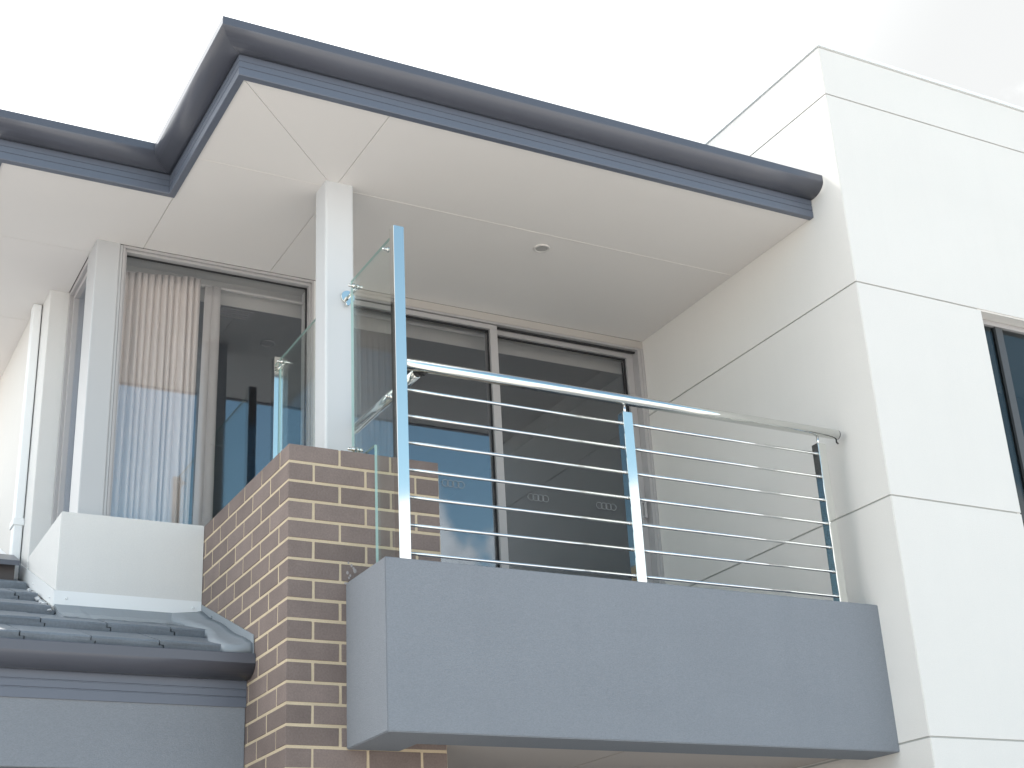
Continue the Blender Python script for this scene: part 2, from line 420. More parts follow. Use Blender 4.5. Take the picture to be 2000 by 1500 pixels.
# sliding door: outer frame, fixed leaf (left, in front), sliding leaf (right, behind)
door = bpy.data.objects.new('sliding_door', None); COL.objects.link(door); door.parent = house
frame_ring('door_frame', 0.751, 2.798, -0.95, 1.502, YG + 0.002, YG + 0.13, 0.020, M['alu'], door, wt=0.014)
box('head_track', 0.772, 2.777, YG + 0.03, YG + 0.045, 1.4785, 1.4875, M['rubber'], door)
def leaf(x0, x1, y0, st, rail):
    fr = frame_ring('door_leaf', x0, x1, -0.925, 1.484, y0, y0 + 0.048, st, M['alu'], door, wt=rail)
    bm = bmesh.new()
    a0, a1, b1 = x0 + st, x1 - st, 1.484 - rail
    add_box(bm, a0, a1, y0 + 0.018, y0 + 0.034, b1 - 0.007, b1); add_box(bm, a0, a0 + 0.006, y0 + 0.0185, y0 + 0.0335, -0.86, b1 - 0.007); add_box(bm, a1 - 0.006, a1, y0 + 0.0185, y0 + 0.0335, -0.86, b1 - 0.007)
    finish('glazing_seal', bm, M['rubber'], door)
    box('pane', a0 + 0.001, a1 - 0.001, y0 + 0.034, y0 + 0.040, -0.88, b1 - 0.001, M['wglass'], door)
leaf(0.772, 1.782, YG + 0.012, 0.048, 0.030)
leaf(1.745, 2.777, YG + 0.062, 0.046, 0.032)
# handle on the right stile
bm = bmesh.new()
add_box(bm, 2.738, 2.762, YG + 0.052, YG + 0.062, 0.34, 0.56, 0.004, 2)
add_box(bm, 2.742, 2.758, YG + 0.022, YG + 0.034, 0.38, 0.50, 0.004, 2)
add_box(bm, 2.744, 2.756, YG + 0.030, YG + 0.055, 0.385, 0.40); add_box(bm, 2.744, 2.756, YG + 0.030, YG + 0.055, 0.48, 0.495)
finish('door_handle', bm, M['alu'], door)
# four linked rings etched on the glass, three times along the door
def ring_bm(bm, cx, cz, y, ro, ri, n=26):
    A = []
    for i in range(n):
        a = 2 * math.pi * i / n
        c, s = math.cos(a), math.sin(a)
        A.append([bm.verts.new((cx + r * c, yy, cz + r * s)) for r, yy in ((ro, y), (ri, y), (ri, y + 0.0015), (ro, y + 0.0015))])
    for i in range(n):
        p, q = A[i], A[(i + 1) % n]
        for j in range(4): bm.faces.new((p[j], p[(j + 1) % 4], q[(j + 1) % 4], q[j]))
for cx, y in ((1.468, YG + 0.0444), (2.045, YG + 0.0944), (2.512, YG + 0.0944)):
    bm = bmesh.new()
    for k in range(4): ring_bm(bm, cx + (k - 1.5) * 0.033, 0.45, y, 0.0215, 0.0190)
    finish('ring_marking', bm, M['marking'], door)

box('lower_wall', 0.4705, 2.8185, 1.9, 2.1, -3.87, -1.2455, M['grey'], house)
box('lower_side_wall', -0.0, 0.47, 1.3335, 2.1, -3.87, -1.2455, M['grey'], house)
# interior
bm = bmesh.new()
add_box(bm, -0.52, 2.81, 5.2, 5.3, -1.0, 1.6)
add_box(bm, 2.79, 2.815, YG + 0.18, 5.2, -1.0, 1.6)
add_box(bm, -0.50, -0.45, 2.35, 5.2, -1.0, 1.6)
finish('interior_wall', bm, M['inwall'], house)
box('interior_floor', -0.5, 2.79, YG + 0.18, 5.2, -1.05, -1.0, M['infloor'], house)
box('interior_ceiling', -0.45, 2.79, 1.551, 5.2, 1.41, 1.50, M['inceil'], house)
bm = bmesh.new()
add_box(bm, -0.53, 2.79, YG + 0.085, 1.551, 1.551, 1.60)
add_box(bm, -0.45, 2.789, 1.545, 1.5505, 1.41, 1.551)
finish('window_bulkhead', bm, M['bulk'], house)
box('curtain_track', -0.45, 2.78, 1.492, 1.512, 1.476, 1.489, M['plastic'], house, 0.002)
bm = bmesh.new()
add_box(bm, 0.10, 0.34, 1.57, 1.68, 1.402, 1.4095, 0.002)
for k in range(4): add_box(bm, 0.115, 0.325, 1.582 + k * 0.025, 1.594 + k * 0.025, 1.398, 1.402)
tag(finish('ceiling_vent', bm, M['vent']), 'dark slatted air vent in the ceiling seen through the corner window', 'vent')
dl = thing('ceiling_downlight', 'dim round downlight in the room ceiling seen through the corner window', 'downlight', (0.55, 1.935, 1.4095))
def downlight(t, r, m1, m2):
    c = base(t)
    bm = bmesh.new()
    n = 40; prof = [(r, 0.0), (r, -0.004), (r * 0.9, -0.008), (r * 0.72, -0.006), (r * 0.68, 0.0)]
    rr = [[bm.verts.new((c.x + a * math.cos(2 * math.pi * i / n), c.y + a * math.sin(2 * math.pi * i / n), c.z + z)) for a, z in prof] for i in range(n)]
    for i in range(n):
        for j in range(len(prof) - 1):
            f = bm.faces.new((rr[i][j], rr[i][j + 1], rr[(i + 1) % n][j + 1], rr[(i + 1) % n][j])); f.smooth = True
    finish('trim_ring', bm, m1, t)
    cyl('lamp_lens', (c.x, c.y, c.z - 0.0005), (c.x, c.y, c.z - 0.003), r * 0.69, m2, t, 32)
downlight(dl, 0.045, M['vent'], M['vent'])

# curtains: folded cloth with real thickness
def cloth(name, path, z0, z1, amp, folds, th, m, seed, zrise=0.0):
    rnd = random.Random(seed); n = folds * 20; rows = 26
    (xa, ya), (xb, yb) = path
    ph = [rnd.uniform(-.35, .35) for _ in range(folds + 2)]
    drift = [rnd.uniform(-.6, .6) for _ in range(folds + 2)]
    bm = bmesh.new(); F, B = [], []
    for j in range(rows + 1):
        t = j / rows
        rf, rb = [], []
        for i in range(n + 1):
            s = i / n; k = s * folds; zt_ = z1 + zrise * (s - 1); z = zt_ + (z0 - zt_) * t
            ki = int(k); fr = k - ki
            p = ph[ki] * (1 - fr) + ph[ki + 1] * fr + (drift[ki] * (1 - fr) + drift[ki + 1] * fr) * t * 1.3
            a = amp * (0.75 + 0.45 * t) * (1 + 0.25 * math.sin(k * 2.3 + seed))
            kk = k + 0.16 * p
            w = 0.6 - 1.7 * abs(math.sin(math.pi * kk)) ** 0.5 * (0.85 + 0.2 * math.sin(ki * 1.9 + seed))
            pinch = 1.0
            x = xa + (xb - xa) * s + t * 0.012 * math.sin(k * 1.7 + seed) - t * 0.02
            y = ya + (yb - ya) * s + a * w * pinch
            x += 0 if 0 < i < n else 0
            zz = z + (0.006 * math.cos(2 * math.pi * k) if j == 0 else 0)
            rf.append(bm.verts.new((x, y, zz))); rb.append(bm.verts.new((x, y + th, zz)))
        F.append(rf); B.append(rb)
    for j in range(rows):
        for i in range(n):
            bm.faces.new((F[j][i], F[j][i + 1], F[j + 1][i + 1], F[j + 1][i])); bm.faces.new((B[j][i], B[j + 1][i], B[j + 1][i + 1], B[j][i + 1]))
    for i in range(n):
        bm.faces.new((F[0][i], B[0][i], B[0][i + 1], F[0][i + 1])); bm.faces.new((F[-1][i], F[-1][i + 1], B[-1][i + 1], B[-1][i]))
    for j in range(rows):
        bm.faces.new((F[j][0], F[j + 1][0], B[j + 1][0], B[j][0])); bm.faces.new((F[j][-1], B[j][-1], B[j + 1][-1], F[j + 1][-1]))
    return finish(name, bm, m, None, smooth=True)
tag(cloth('curtain', ((-0.432, 1.462), (0.0, 1.458)), -0.9, 1.500, 0.034, 12, 0.003, M['curtain'], 3, 0.044),
    'cream pleated curtain gathered at the left of the corner window', 'curtain')
tag(cloth('sheer_curtain', ((0.025, 1.462), (0.112, 1.448)), -0.9, 1.462, 0.010, 2, 0.002, M['sheer'], 5),
    'narrow pale sheer curtain edge hanging right of the pleated curtain', 'curtain')
bm = bmesh.new()
add_box(bm, -0.47, -0.462, 1.60, 1.94, -0.9, 1.48)
bm.free()
c2 = cloth('side_curtain', ((-0.50, 1.58), (-0.455, 1.93)), -0.9, 1.47, 0.006, 6, 0.003, M['curtain'], 9)
for v in c2.data.vertices: v.co.x += 0.010 * math.sin(v.co.y * 110)
tag(c2, 'cream curtain behind the narrow side window left of the corner post', 'curtain')

# ================================================================ brick pier
pier = thing('brick_pier', 'brown brick pier with sandy mortar joints below the column', 'pier', (0, 0, -3.87))
PX = 0.712
bm = bmesh.new()
I = 0.0021
add_box(bm, I, PX - I, I, 0.47 - I, -3.87, -0.003)
add_box(bm, I, 0.47 - I, 0.47 - I, YG + 0.003, -3.87, -0.003)
finish('mortar_bed', bm, M['mortar'], pier)
meshes = {}
def brick_mesh(lx, ly):
    key = (round(lx, 3), round(ly, 3))
    out = []
    for v in range(3):
        bm = bmesh.new()
        add_box(bm, 0.0, lx - 0.0012, 0.0, ly - 0.0008, 0.0009, 0.0751, 0.0020)
        rnd = random.Random(hash(key) + v)
        for vt in bm.verts: vt.co += Vector((rnd.uniform(-.0005, .0005), rnd.uniform(-.0005, .0005), rnd.uniform(-.0006, .0006)))
        bmesh.ops.recalc_face_normals(bm, faces=bm.faces)
        me = bpy.data.meshes.new('brick'); bm.to_mesh(me); bm.free(); me.materials.append(M['brick']); out.append(me)
    return out
pb = Vector(pier.location)
bricks = []
def lay(x0, x1, y0, y1, ztop):
    if x1 - x0 < 0.02 or y1 - y0 < 0.02: return
    key = (round(x1 - x0, 3), round(y1 - y0, 3))
    if key not in meshes: meshes[key] = brick_mesh(*key)
    jit = random.uniform(-0.0008, 0.0008)
    bricks.append((random.choice(meshes[key]), Vector((x0 + jit, y0 + random.uniform(-0.0008, 0.0008), ztop - 0.076)) - pb))
NC = 17
for c in range(NC):
    zt = -0.086 * c
    if c % 2 == 0:
        lay(0, .230, 0, .110, zt); lay(.240, .470, 0, .110, zt); lay(.480, .710, 0, .110, zt)
        y = .120
        while y < 1.30: lay(0, .110, y, min(y + .230, 1.328), zt); y += .240
    else:
        lay(0, .110, 0, .230, zt); lay(.120, .350, 0, .110, zt); lay(.360, .590, 0, .110, zt); lay(.600, .710, 0, .110, zt)
        y = .240
        while y < 1.30: lay(0, .110, y, min(y + .230, 1.328), zt); y += .240
for me, loc in bricks:
    o = bpy.data.objects.new('brick', me); COL.objects.link(o); o.parent = pier; o.location = loc
bm = bmesh.new()          # hidden bricks lower down and on the balcony side, joined
for c in range(NC, 45):
    zt = -0.086 * c
    if zt - .076 < -3.87: break
    if c % 2 == 0:
        segs = [(0, .230), (.240, .470), (.480, .710)]; y = .120
    else:
        segs = [(0, .110), (.120, .350), (.360, .590), (.600, .710)]; y = .240
        add_box(bm, 0, .110, .1105, .230, zt - .076, zt)
    for a, b in segs: add_box(bm, a, b, 0, .110, zt - .076, zt)
    while y < 1.30: add_box(bm, 0, .110, y, min(y + .230, 1.328), zt - .076, zt); y += .240
for c in range(0, 45):
    zt = -0.086 * c
    if zt - .076 < -3.87: break
    for a, b in (((.120, .350), (.360, .468)) if c % 2 == 0 else ((.120, .228), (.238, .468))): add_box(bm, .602, .710, a, b, zt - .076, zt)
finish('lower_brickwork', bm, M['brick'], pier, kind='stuff')
# column on the pier
bm = bmesh.new(); add_box(bm, 0.284, 0.432, 0.30, 0.445, 0.0, 1.567, 0.012, 4)
col = finish('support_column', bm, M['column'])
tag(col, 'pale square painted column from the brick pier up to the soffit', 'column')

# ================================================================ balcony
bal = thing('balcony', 'grey rendered balcony box with flat front below the steel railing', 'balcony', (1.5, -0.3, -1.29))
bm = bmesh.new()
add_prism(bm, [(0.261, -0.001), (0.261, -0.414), (2.8185, -0.414), (2.8185, -0.183), (0.49, -0.183), (0.49, -0.001)], 'z', -1.29, -0.598)
es = [e for e in bm.edges if e.calc_length() > 0.3 and (all(abs(v.co.z + 0.598) < 1e-4 for v in e.verts) or all(abs(v.co.z + 1.29) < 1e-4 for v in e.verts) or all(abs(v.co.x - 0.261) < 1e-4 and abs(v.co.y + 0.414) < 1e-4 for v in e.verts))]
bmesh.ops.bevel(bm, geom=es, offset=0.004, segments=2, affect='EDGES')
finish('upstand_wall', bm, M['grey'], bal)
bm = bmesh.new()
add_box(bm, 0.7125, 2.818, -0.1825, 1.328, -1.13, -0.97)
add_box(bm, 0.4905, 0.712, -0.1825, -0.001, -1.13, -0.97)
finish('floor_slab', bm, M['grey'], bal)
for x0, x1 in ((0.4925, 1.62), (1.628, 2.816)):
    if x0 < 0.6:
        prism('porch_ceiling_board', [(0.4925, -0.181), (x1, -0.181), (x1, 3.5), (0.7135, 3.5), (0.7135, -0.003), (0.4925, -0.003)], 'z', -1.245, -1.2, M['porch'], bal)
    else: box('porch_ceiling_board', x0, x1, -0.181, 3.5, -1.245, -1.2, M['porch'], bal)
# mortar smear on the brick where the balcony meets the pier is part of the pier
bm = bmesh.new()
rnd = random.Random(4)
for k in range(7):
    add_ball(bm, (0.285 + rnd.uniform(-.02, .02), -0.0005, -0.575 + k * 0.011), rnd.uniform(.004, .009), (1, .18, 1.3))
add_ball(bm, (0.262, -0.004, -0.602), 0.008, (1.4, .5, .7))
finish('mortar_smear', bm, mat('smear', (0.30, 0.28, 0.28), 0.9), pier, kind='stuff')

# ---------------------------------------------------------------- railing
rail = thing('steel_railing', 'polished steel railing with seven horizontal rods on the balcony edge', 'railing', (1.5, -0.38, -0.598))
PY0, PY1 = -0.388, -0.340
def post(x0, x1, z0, z1, name='post'):
    bm = bmesh.new(); add_box(bm, x0, x1, PY0, PY1, z0, z1, 0.0022, 2)
    return finish(name, bm, M['chrome'], rail)
post(0.338, 0.389, -0.5975, 0.948, 'tall_post')
post(1.475, 1.526, -0.5975, 0.218); post(2.614, 2.664, -0.5975, 0.217)
for x in (1.5005, 2.639): cyl('rail_stub', (x, -0.364, 0.21), (x, -0.364, 0.268), 0.0065, M['chrome_s'], rail)
bm = bmesh.new(); add_cyl(bm, (0.3895, -0.364, 0.2875), (2.768, -0.364, 0.2875), 0.0254, 48)
finish('handrail', bm, M['chrome'], rail)
bm = bmesh.new(); add_cyl(bm, (2.7685, -0.364, 0.2875), (2.773, -0.364, 0.2875), 0.0245, 32)
add_cyl(bm, (2.760, -0.364, 0.262), (2.760, -0.364, 0.244), 0.004, 10)
add_cyl(bm, (2.760, -0.364, 0.246), (2.770, -0.364, 0.240), 0.004, 10)
finish('handrail_end_cap', bm, M['rubber'], rail)
for k in range(7):
    z = 0.1665 - 0.121 * k
    for a, b in ((0.3895, 1.4745), (1.5265, 2.6135)):
        cyl('rod', (a, -0.364, z), (b, -0.364, z), 0.0070, M['chrome_s'], rail, 16)
bm = bmesh.new()
for k in range(7):
    z = 0.1665 - 0.121 * k
    for x, d in ((1.4745, -1), (1.5265, 1), (2.6135, -1), (0.3895, 1)):
        add_cyl(bm, (x, -0.364, z), (x + d * 0.006, -0.364, z), 0.0090, 14)
finish('rod_collars', bm, M['chrome_s'], rail, kind='stuff')
# second handrail, running back to the column
hr = thing('side_handrail', 'short polished handrail running back to the column behind the glass', 'handrail', (0.462, 0.0, 0.272))
cyl('tube', (0.462, -0.338, 0.268), (0.462, 0.372, 0.268), 0.0235, M['chrome'], hr, 40)
bm = bmesh.new()
add_cyl(bm, (0.462, -0.3385, 0.268), (0.462, -0.342, 0.268), 0.021, 24); add_cyl(bm, (0.466, -0.34, 0.262), (0.488, -0.352, 0.262), 0.006, 10)
add_cyl(bm, (0.488, -0.34, 0.262), (0.488, -0.356, 0.262), 0.009, 10)
finish('end_plug', bm, M['rubber'], hr)
cyl('wall_bracket', (0.433, 0.355, 0.268), (0.462, 0.355, 0.268), 0.010, M['chrome_s'], hr)

# ---------------------------------------------------------------- glass screens
def screen(name, label, outline, x0, x1, loc):
    t = thing(name, label, 'glass screen', loc, group='clear glass screens along the side of the balcony')
    bm = bmesh.new()
    sides = add_prism(bm, outline, 'x', x0, x1)
    for f in sides: f.material_index = 1
    finish('pane', bm, [M['bglass'], M['gedge']], t)
    return t
GX0, GX1 = 0.364, 0.376
s1 = screen('glass_screen', 'clear glass screen between the tall steel post and the pale column',
            [(-0.336, 0.942), (0.178, 0.942), (0.178, 0.012), (-0.082, 0.012), (-0.082, -0.585), (-0.336, -0.585)], GX0, GX1, (0.37, -0.1, 0.0))
s2 = screen('glass_screen', 'clear glass screen behind the column ending at the short steel post by the window',
            [(0.455, 0.942), (1.148, 0.942), (1.148, 0.012), (0.455, 0.012)], 0.352, 0.364, (0.36, 0.8, 0.0))
def clamp(t, y, z, xg0, xg1, arm=None):
    bm = bmesh.new()
    for xs, d in ((xg0, -1), (xg1, 1)):
        add_cyl(bm, (xs, y, z), (xs + d * 0.010, y, z), 0.013, 18)
        add_cyl(bm, (xs + d * 0.010, y, z), (xs + d * 0.022, y, z), 0.009, 16, 0.006)
        add_ball(bm, (xs + d * 0.024, y, z), 0.008)
    if arm:
        add_cyl(bm, (xg1 + 0.012, y, z), arm, 0.008, 14)
    finish('clamp', bm, M['chrome'], t)
clamp(s1, -0.272, 0.885, GX0, GX1, (0.380, -0.339, 0.872)); clamp(s1, -0.282, 0.160, GX0, GX1, (0.380, -0.339, 0.150))
clamp(s1, 0.135, 0.895, GX0, GX1); clamp(s1, 0.150, 0.072, GX0, GX1)
for z in (0.915, 0.05):
    bm = bmesh.new()
    add_cyl(bm, (0.395, 0.2995, z - 0.0), (0.395, 0.288, z - 0.0), 0.034, 28); add_cyl(bm, (0.395, 0.288, z), (0.395, 0.20, z), 0.009, 16)
    add_cyl(bm, (0.395, 0.21, z), (0.388, 0.135, z - 0.02 if z > .5 else z + .02), 0.008, 14)
    add_cyl(bm, (0.388, 0.292, z - 0.045), (0.388, 0.27, z - 0.045), 0.010, 14)
    finish('wall_bracket', bm, M['chrome'], s1)
clamp(s2, 1.10, 0.905, 0.352, 0.364, (0.352, 1.152, 0.890)); clamp(s2, 1.10, 0.10, 0.352, 0.364, (0.352, 1.152, 0.09))
clamp(s2, 0.50, 0.86, 0.352, 0.364)
bm = bmesh.new(); add_box(bm, 0.326, 0.374, 1.152, 1.20, 0.0, 0.955, 0.0022, 2)
finish('end_post', bm, M['chrome'], s2)

# ================================================================ upper roof with soffit, fascia and gutter
ZS = 1.552
roof = thing('eaves_roof', 'overhanging roof with pale soffit, grey fascia and rounded gutter above the balcony', 'roof', (1.0, 0.5, ZS))
path = [(2.8165, -0.383), (-0.388, -0.383), (-0.388, 0.717), (-1.222, 0.717), (-1.222, 6.3)]
fprof = [(-0.034, 1.546), (-0.002, 1.546), (0.0, 1.549), (0.0, 1.5835), (-0.0035, 1.585), (-0.0035, 1.588), (0.0, 1.5895),
         (0.0, 1.6165), (-0.0035, 1.618), (-0.0035, 1.621), (0.0, 1.6225), (0.0, 1.66), (-0.034, 1.66)]
gout = [(0.001, 1.652), (0.022, 1.6505), (0.045, 1.6525), (0.066, 1.659), (0.084, 1.667), (0.098, 1.679), (0.108, 1.692), (0.1135, 1.705), (0.1135, 1.744), (0.1115, 1.7475), (0.108, 1.7465)]
gin = [(0.108, 1.742), (0.1105, 1.740), (0.1105, 1.7125), (0.105, 1.700), (0.096, 1.686), (0.083, 1.673), (0.065, 1.663), (0.045, 1.6565), (0.022, 1.6545), (0.005, 1.656), (0.005, 1.73), (0.001, 1.73)]
def mitred_pieces(name, pth, prof, m, parent, smooth_from=None):
    """one object per straight run, mitred where runs meet"""
    P = [Vector(p) for p in pth]; n = len(P); mi = []
    for i in range(n):
        ns = []
        if i > 0:
            d = (P[i] - P[i - 1]).normalized(); ns.append(Vector((-d.y, d.x)))
        if i < n - 1:
            d = (P[i + 1] - P[i]).normalized(); ns.append(Vector((-d.y, d.x)))
        mi.append(ns[0] if len(ns) == 1 else (ns[0] + ns[1]) / (1 + ns[0].dot(ns[1])))
    for i in range(n - 1):
        bm = bmesh.new(); d = (P[i + 1] - P[i]).normalized()
        L_ = (P[i + 1] - P[i]).length; K = max(1, int(L_ / 0.5))
        rings = []
        for s in range(K + 1):
            t = s / K
            rings.append([bm.verts.new(((P[i] + mi[i] * o).lerp(P[i + 1] + mi[i + 1] * o, t).x, (P[i] + mi[i] * o).lerp(P[i + 1] + mi[i + 1] * o, t).y, z)) for o, z in prof])
        k = len(prof)
        for s in range(K):
            for j in range(k):
                f = bm.faces.new((rings[s][j], rings[s][(j + 1) % k], rings[s + 1][(j + 1) % k], rings[s + 1][j]))
                f.smooth = smooth_from is not None and smooth_from[0] <= j < smooth_from[1]
        bm.faces.new(rings[0]); bm.faces.new(rings[-1][::-1])
        finish(name, bm, m, parent)
mitred_pieces('fascia_board', path, fprof, M['fascia'], roof)
mitred_pieces('gutter', path, gout + gin, M['steel'], roof, (0, 7))
# soffit boards with open joints
j = 0.0014
def board(pts): return prism('soffit_board', pts, 'z', ZS, ZS + 0.009, M['soffit'], roof)
SX, SY = -0.3555, -0.3505
JX, JY = 0.35, 0.357
board([(JX + j, SY), (2.8175, SY), (2.8175, JY - j), (JX + j, JY - j)])
board([(SX + 1.5 * j, SY), (JX - j, SY), (JX - j, JY - 2.4 * j)])
board([(SX, SY + 1.5 * j), (JX - 2.4 * j, JY - j), (SX, JY - j)])
board([(SX, JY + j), (JX - j, JY + j), (JX - j, 1.3292), (SX, 1.3292)])
board([(JX + j, JY + j), (2.8175, JY + j), (2.8175, 1.3292), (JX + j, 1.3292)])
board([(-1.1875, 0.7515), (SX - 2 * j, 0.7515), (SX - 2 * j, 1.3292), (-0.6035, 1.3292), (-0.6035, 1.4788), (-1.1875, 1.4788)])
board([(-1.1875, 1.4812), (-0.6035, 1.4812), (-0.6035, 1.9995), (-0.7035, 1.9995), (-0.7035, 2.4388), (-1.1875, 2.4388)])
board([(-1.1875, 2.4412), (-0.7355, 2.4412), (-0.7355, 6.2), (-1.1875, 6.2)])
# pale cover strips on the long joints
box('joint_strip', -0.352, 0.283, JY - 0.003, JY + 0.003, ZS - 0.0012, ZS + 0.002, M['joint'], roof)
box('joint_strip', 0.433, 2.8170, JY - 0.004, JY + 0.004, ZS - 0.0015, ZS + 0.002, M['joint'], roof)
bm = bmesh.new()
add_prism(bm, [(2.8165, -0.349), (SX, -0.349), (SX, 0.7505), (-1.19, 0.7505), (-1.19, 6.2), (2.8165, 6.2)], 'z', ZS + 0.0095, ZS + 0.05)
finish('ceiling_lining', bm, M['dark_gap'], roof)
# tiled roof surface (rises away from the eaves, tiles stepped)
SL = 0.4254
def hgt(x, y):
    f1 = y + 0.383; l1 = x + 0.388; f2 = y - 0.717; l2 = x + 1.222
    a = min(f1, l1); b = min(f2, l2); d = max(a, b)
    return d
bm = bmesh.new(); grid = {}
nx, ny = 58, 92; sx_, sy_ = 0.0724, 0.0724
for i in range(nx + 1):
    for k in range(ny + 1):
        x = min(-1.262 + i * sx_, 2.8165); y = -0.423 + k * sy_
        d = hgt(x, y)
        if d < -0.06: continue
        c = (d % 0.34) / 0.34
        grid[i, k] = bm.verts.new((x, y, 1.722 + SL * d + 0.03 * (1 - c) - 0.0))
for i in range(nx):
    for k in range(ny):
        q = [(i, k), (i + 1, k), (i + 1, k + 1), (i, k + 1)]
        if all(p in grid for p in q) and (grid[q[1]].co - grid[q[0]].co).length > 1e-4: bm.faces.new([grid[p] for p in q])
finish('roof_tiles', bm, M['tile'], roof, kind='stuff')
sl = thing('soffit_downlight', 'round pale downlight set in the balcony soffit', 'downlight', (1.627, 0.499, ZS))
downlight(sl, 0.047, M['plastic'], M['lens'])

# ================================================================ lower garage roof
lower = thing('garage_roof', 'low grey tiled roof with dark rounded gutter left of the brick pier', 'roof', (-1.5, 0.9, -1.04))
dz = -2.583
lp = [(-0.0008, 0.497), (-4.2, 0.497)]
fl = [(-0.03, 1.545), (0.0, 1.545), (0.0, 1.5835), (-0.004, 1.585), (-0.004, 1.589), (0.0, 1.5905), (0.0, 1.6165), (-0.004, 1.618), (-0.004, 1.622), (0.0, 1.6235), (0.0, 1.66), (-0.03, 1.66)]
mitred_pieces('fascia_board', lp, [(o, z + dz) for o, z in fl], M['fascia'], lower)
mitred_pieces('gutter', [(-0.0012, 0.497), (-4.2, 0.497)], [(o, z + dz + 0.006) for o, z in gout + gin], M['steel'], lower, (0, 7))
def rz(y): return -0.845 + SL * (y - 0.404)
# underlay sheet
bm = bmesh.new()
add_prism(bm, [(0.44, rz(0.44) - 0.03), (3.6, rz(3.6) - 0.03), (3.6, rz(3.6) - 0.08), (0.44, rz(0.44) - 0.08)], 'x', -4.2, -0.0015)
finish('roof_underlay', bm, M['dark_gap'], lower)
# tiles: slab with rounded nose and interlock; the sloped local frame is rotated on
ang = math.atan(SL - 0.108)
TW, TE = 0.284, 0.372
def tile_mesh(w, seed):
    """flat interlocking tile: the upper half laps over its left neighbour, so the joint reads as a small Z"""
    rnd = random.Random(seed)
    bm = bmesh.new(); t = 0.041; L_ = 0.43
    out = [(0, 0), (w * .33, 0), (w * .66, 0), (w - .005, 0), (w - .005, t * .48), (w - .024, t * .48), (w - .024, t), (w * .6, t), (w * .3, t), (-.018, t), (-.018, t * .56), (0, t * .56)]
    rings = []
    for y, ins in ((0.0, 0.006), (0.0055, 0.0), (L_, 0.0)):
        ring = []
        for x, z in out:
            zz = z - (ins if z >= t * .9 else 0) + (ins * 0.5 if z == 0 else 0)
            jit = 0.0014 if y < 0.01 else 0.0
            ring.append(bm.verts.new((x + rnd.uniform(-jit, jit), y + rnd.uniform(-jit, jit), zz + rnd.uniform(-jit, jit))))
        rings.append(ring)
    k = len(out)
    for a in range(2):
        for q in range(k): bm.faces.new((rings[a][q], rings[a][(q + 1) % k], rings[a + 1][(q + 1) % k], rings[a + 1][q]))
    bm.faces.new(rings[0]); bm.faces.new(rings[-1][::-1])
    bmesh.ops.recalc_face_normals(bm, faces=bm.faces)
    me = bpy.data.meshes.new('roof_tile'); bm.to_mesh(me); bm.free(); me.materials.append(M['tile'])
    return me
tm = [tile_mesh(TW, s) for s in range(4)]
lb = Vector(lower.location)
for r in range(8):
    y = 0.448 + 0.357 * r
    xj = -0.383 if r % 2 == 0 else -0.525
    k = -14
    while True:
        x0 = xj + k * TW; k += 1
        if x0 > -0.02: break
        if x0 < -2.6: continue
        w = min(TW, -0.0035 - x0)
        if y > 0.95 and x0 + w > -0.70:            # stop at the white upstand
            if x0 > -0.72: continue
            w = -0.7005 - x0
        if w < 0.03: continue
        me = tm[random.randrange(4)] if abs(w - TW) < 1e-4 else tile_mesh(w, k)
        o = bpy.data.objects.new('roof_tile', me); COL.objects.link(o); o.parent = lower
        o.location = Vector((x0, y, rz(y) + 0.001 + random.uniform(-.0015, .0015))) - lb
        o.rotation_euler = (ang, 0, random.uniform(-.002, .002))
# raised dark sheet across the roof at the top left
prism('raised_ridge_cover', [(1.955, -0.068), (1.955, -0.042), (2.17, 0.050), (2.26, 0.045), (2.26, 0.02), (2.17, 0.024)], 'x', -4.2, -0.747, M['steel'], lower)
prism('ridge_cover_support', [(2.02, rz(2.02) - 0.02), (2.02, -0.042), (2.2, 0.02), (2.2, rz(2.2) - 0.02)], 'x', -4.2, -0.76, M['dark_gap'], lower)
box('ridge_cover_lip', -4.2, -0.775, 1.945, 1.962, rz(1.95) + 0.012, rz(1.95) + 0.022, mat('lip_paint', (0.5, 0.45, 0.46), 0.5), lower)
prism('upper_tiles', [(2.27, rz(2.27) + 0.005), (3.62, rz(3.62) + 0.005), (3.62, rz(3.62) - 0.028), (2.27, rz(2.27) - 0.028)], 'x', -4.2, -0.747, M['tile'], lower)
# flashings
ap = thing('white_flashing', 'white metal flashing strip round the foot of the white upstand', 'flashing', (-0.4, 1.2, -0.45))
bm = bmesh.new()
y0 = 1.2145
pts = [(-0.7025, -0.463), (-0.7025, -0.388), (-0.0035, -0.388), (-0.0035, -0.466)]
nseg = 14
top = [(-0.7025 + (0.699) * i / nseg, -0.389) for i in range(nseg + 1)]
rnd = random.Random(2)
bot = [(x, -0.466 + rnd.uniform(-.003, .003)) for x, z in top]
vt = [[bm.verts.new((x, y, z)) for y in (y0, y0 + 0.0035)] for x, z in top]; vb = [[bm.verts.new((x, y - (0.006 if y == y0 else 0.006), z)) for y in (y0, y0 + 0.0035)] for x, z in bot]
for i in range(nseg):
    bm.faces.new((vt[i][0], vt[i + 1][0], vb[i + 1][0], vb[i][0])); bm.faces.new((vt[i][1], vb[i][1], vb[i + 1][1], vt[i + 1][1]))
    bm.faces.new((vt[i][0], vt[i][1], vt[i + 1][1], vt[i + 1][0])); bm.faces.new((vb[i][0], vb[i + 1][0], vb[i + 1][1], vb[i][1]))
bm.faces.new((vt[0][0], vb[0][0], vb[0][1], vt[0][1])); bm.faces.new((vt[-1][0], vt[-1][1], vb[-1][1], vb[-1][0]))
finish('front_strip', bm, M['flash_w'], ap)
prism('side_strip', [(1.2135, -0.389), (2.335, 0.069), (2.335, -0.012), (1.2135, -0.468)], 'x', -0.7060, -0.7025, M['flash_w'], ap)
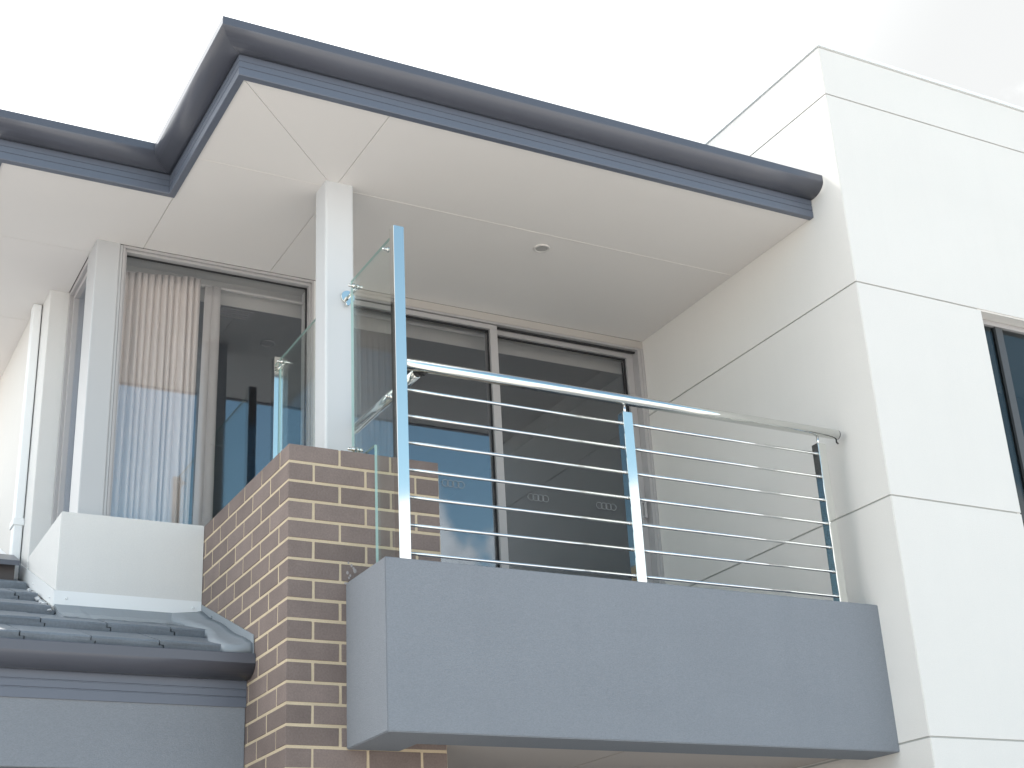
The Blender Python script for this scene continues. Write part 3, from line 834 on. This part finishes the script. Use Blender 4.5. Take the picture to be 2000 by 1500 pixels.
prism('upper_side_strip', [(2.45, 0.135), (4.4, 0.965), (4.4, 0.87), (2.45, 0.045)], 'x', -0.742, -0.7385, M['flash_w'], ap)
bm = bmesh.new()
for x in (-0.648, -0.045): add_cyl(bm, (x, 1.2105, -0.425), (x, 1.2055, -0.425), 0.007, 12, 0.004)
for y, z in ((1.30, -0.40), (1.75, -0.215)): add_cyl(bm, (-0.706, y, z), (-0.711, y, z), 0.007, 12, 0.004)
finish('rivets', bm, M['flash_w'], ap, kind='stuff')
sf = thing('grey_flashing', 'grey metal flashing climbing the roof edge against the brick pier', 'flashing', (0, 0.8, -0.6))
prism('side_strip', [(1.2125, -0.404), (0.408, -0.742), (0.404, -0.826), (0.43, -0.826), (1.2125, -0.478)], 'x', -0.0055, -0.0018, M['flash_g'], sf)
bm = bmesh.new()
for y, z in ((1.03, -0.51), (0.47, -0.79)): add_cyl(bm, (-0.0055, y, z), (-0.010, y, z), 0.006, 12, 0.004)
finish('rivets', bm, M['flash_g'], sf, kind='stuff')
# soft flashing apron dressed over the tiles along the brick
bm = bmesh.new(); rows = 30; A = []
rnd = random.Random(8)
for i in range(rows + 1):
    y = 0.412 + (1.205 - 0.412) * i / rows
    saw = 0.022 * (0.5 + 0.5 * math.cos(2 * math.pi * (y - 0.50) / 0.357))
    w = 0.10 + 0.025 * math.sin(i * 0.33) + (0.03 if i > 24 else 0)
    zz = rz(y) + 0.030 + 0.35 * saw
    A.append([bm.verts.new((-0.006, y, zz + 0.030)), bm.verts.new((-0.03, y, zz + 0.022 + rnd.uniform(-.003, .003))), bm.verts.new((-0.03 - w * 0.5, y, zz + 0.014 + rnd.uniform(-.004, .004))), bm.verts.new((-0.03 - w, y, zz + 0.008)), bm.verts.new((-0.03 - w, y, zz - 0.03)), bm.verts.new((-0.006, y, zz - 0.03))])
for i in range(rows):
    for k in range(6): bm.faces.new((A[i][k], A[i + 1][k], A[i + 1][(k + 1) % 6], A[i][(k + 1) % 6]))
bm.faces.new(A[0]); bm.faces.new(A[-1][::-1])
finish('dressed_apron', bm, M['flash_g'], sf, smooth=True)
bm = bmesh.new()
for i in range(22):
    t = i / 21; x = -0.712 - 0.014 + rnd.uniform(-.006, .006); y = 1.16 + 0.6 * t
    add_ball(bm, (x, y, rz(y) + 0.022), rnd.uniform(.010, .018), (1, 1.5, .5))
finish('sealant_bead', bm, M['sealant'], ap, kind='stuff')
# soft apron in front of the white flashing
bm = bmesh.new(); A = []
for i in range(25):
    x = -0.70 + 0.66 * i / 24
    zt = rz(1.205) + 0.018; 
    A.append([bm.verts.new((x, 1.212, -0.455)), bm.verts.new((x, 1.10, rz(1.10) + 0.026 + rnd.uniform(-.003, .003))), bm.verts.new((x, 0.985 + rnd.uniform(-.008, .008), rz(0.985) + 0.028)), bm.verts.new((x, 1.0, rz(1.0) - 0.02)), bm.verts.new((x, 1.212, rz(1.2) - 0.05))])
for i in range(24):
    for k in range(5): bm.faces.new((A[i][k], A[i + 1][k], A[i + 1][(k + 1) % 5], A[i][(k + 1) % 5]))
bm.faces.new(A[0]); bm.faces.new(A[-1][::-1])
finish('soft_apron', bm, M['flash_g'], ap)

# garage wall under the lower roof
gw = thing('garage_wall', 'grey rendered wall over the garage opening at the lower left', 'wall', (-2, 0.51, -3.87))
box('render_lintel', -4.2, -0.0015, 0.504, 0.80, -1.31, -1.02, M['grey'], gw, 0.003)
box('garage_door', -4.2, -0.0015, 0.7, 0.74, -3.87, -1.3105, M['door'], gw)

# downpipe
dp = thing('downpipe', 'white rectangular downpipe beside the wall pier at the far left', 'downpipe', (-0.73, 2.25, 0.0))
box('pipe', -0.755, -0.7085, 2.20, 2.28, -0.10, 1.5515, M['flash_w'], dp, 0.006, 2)
box('pipe_bracket', -0.762, -0.7035, 2.193, 2.2995, 0.225, 0.265, M['flash_w'], dp, 0.003)
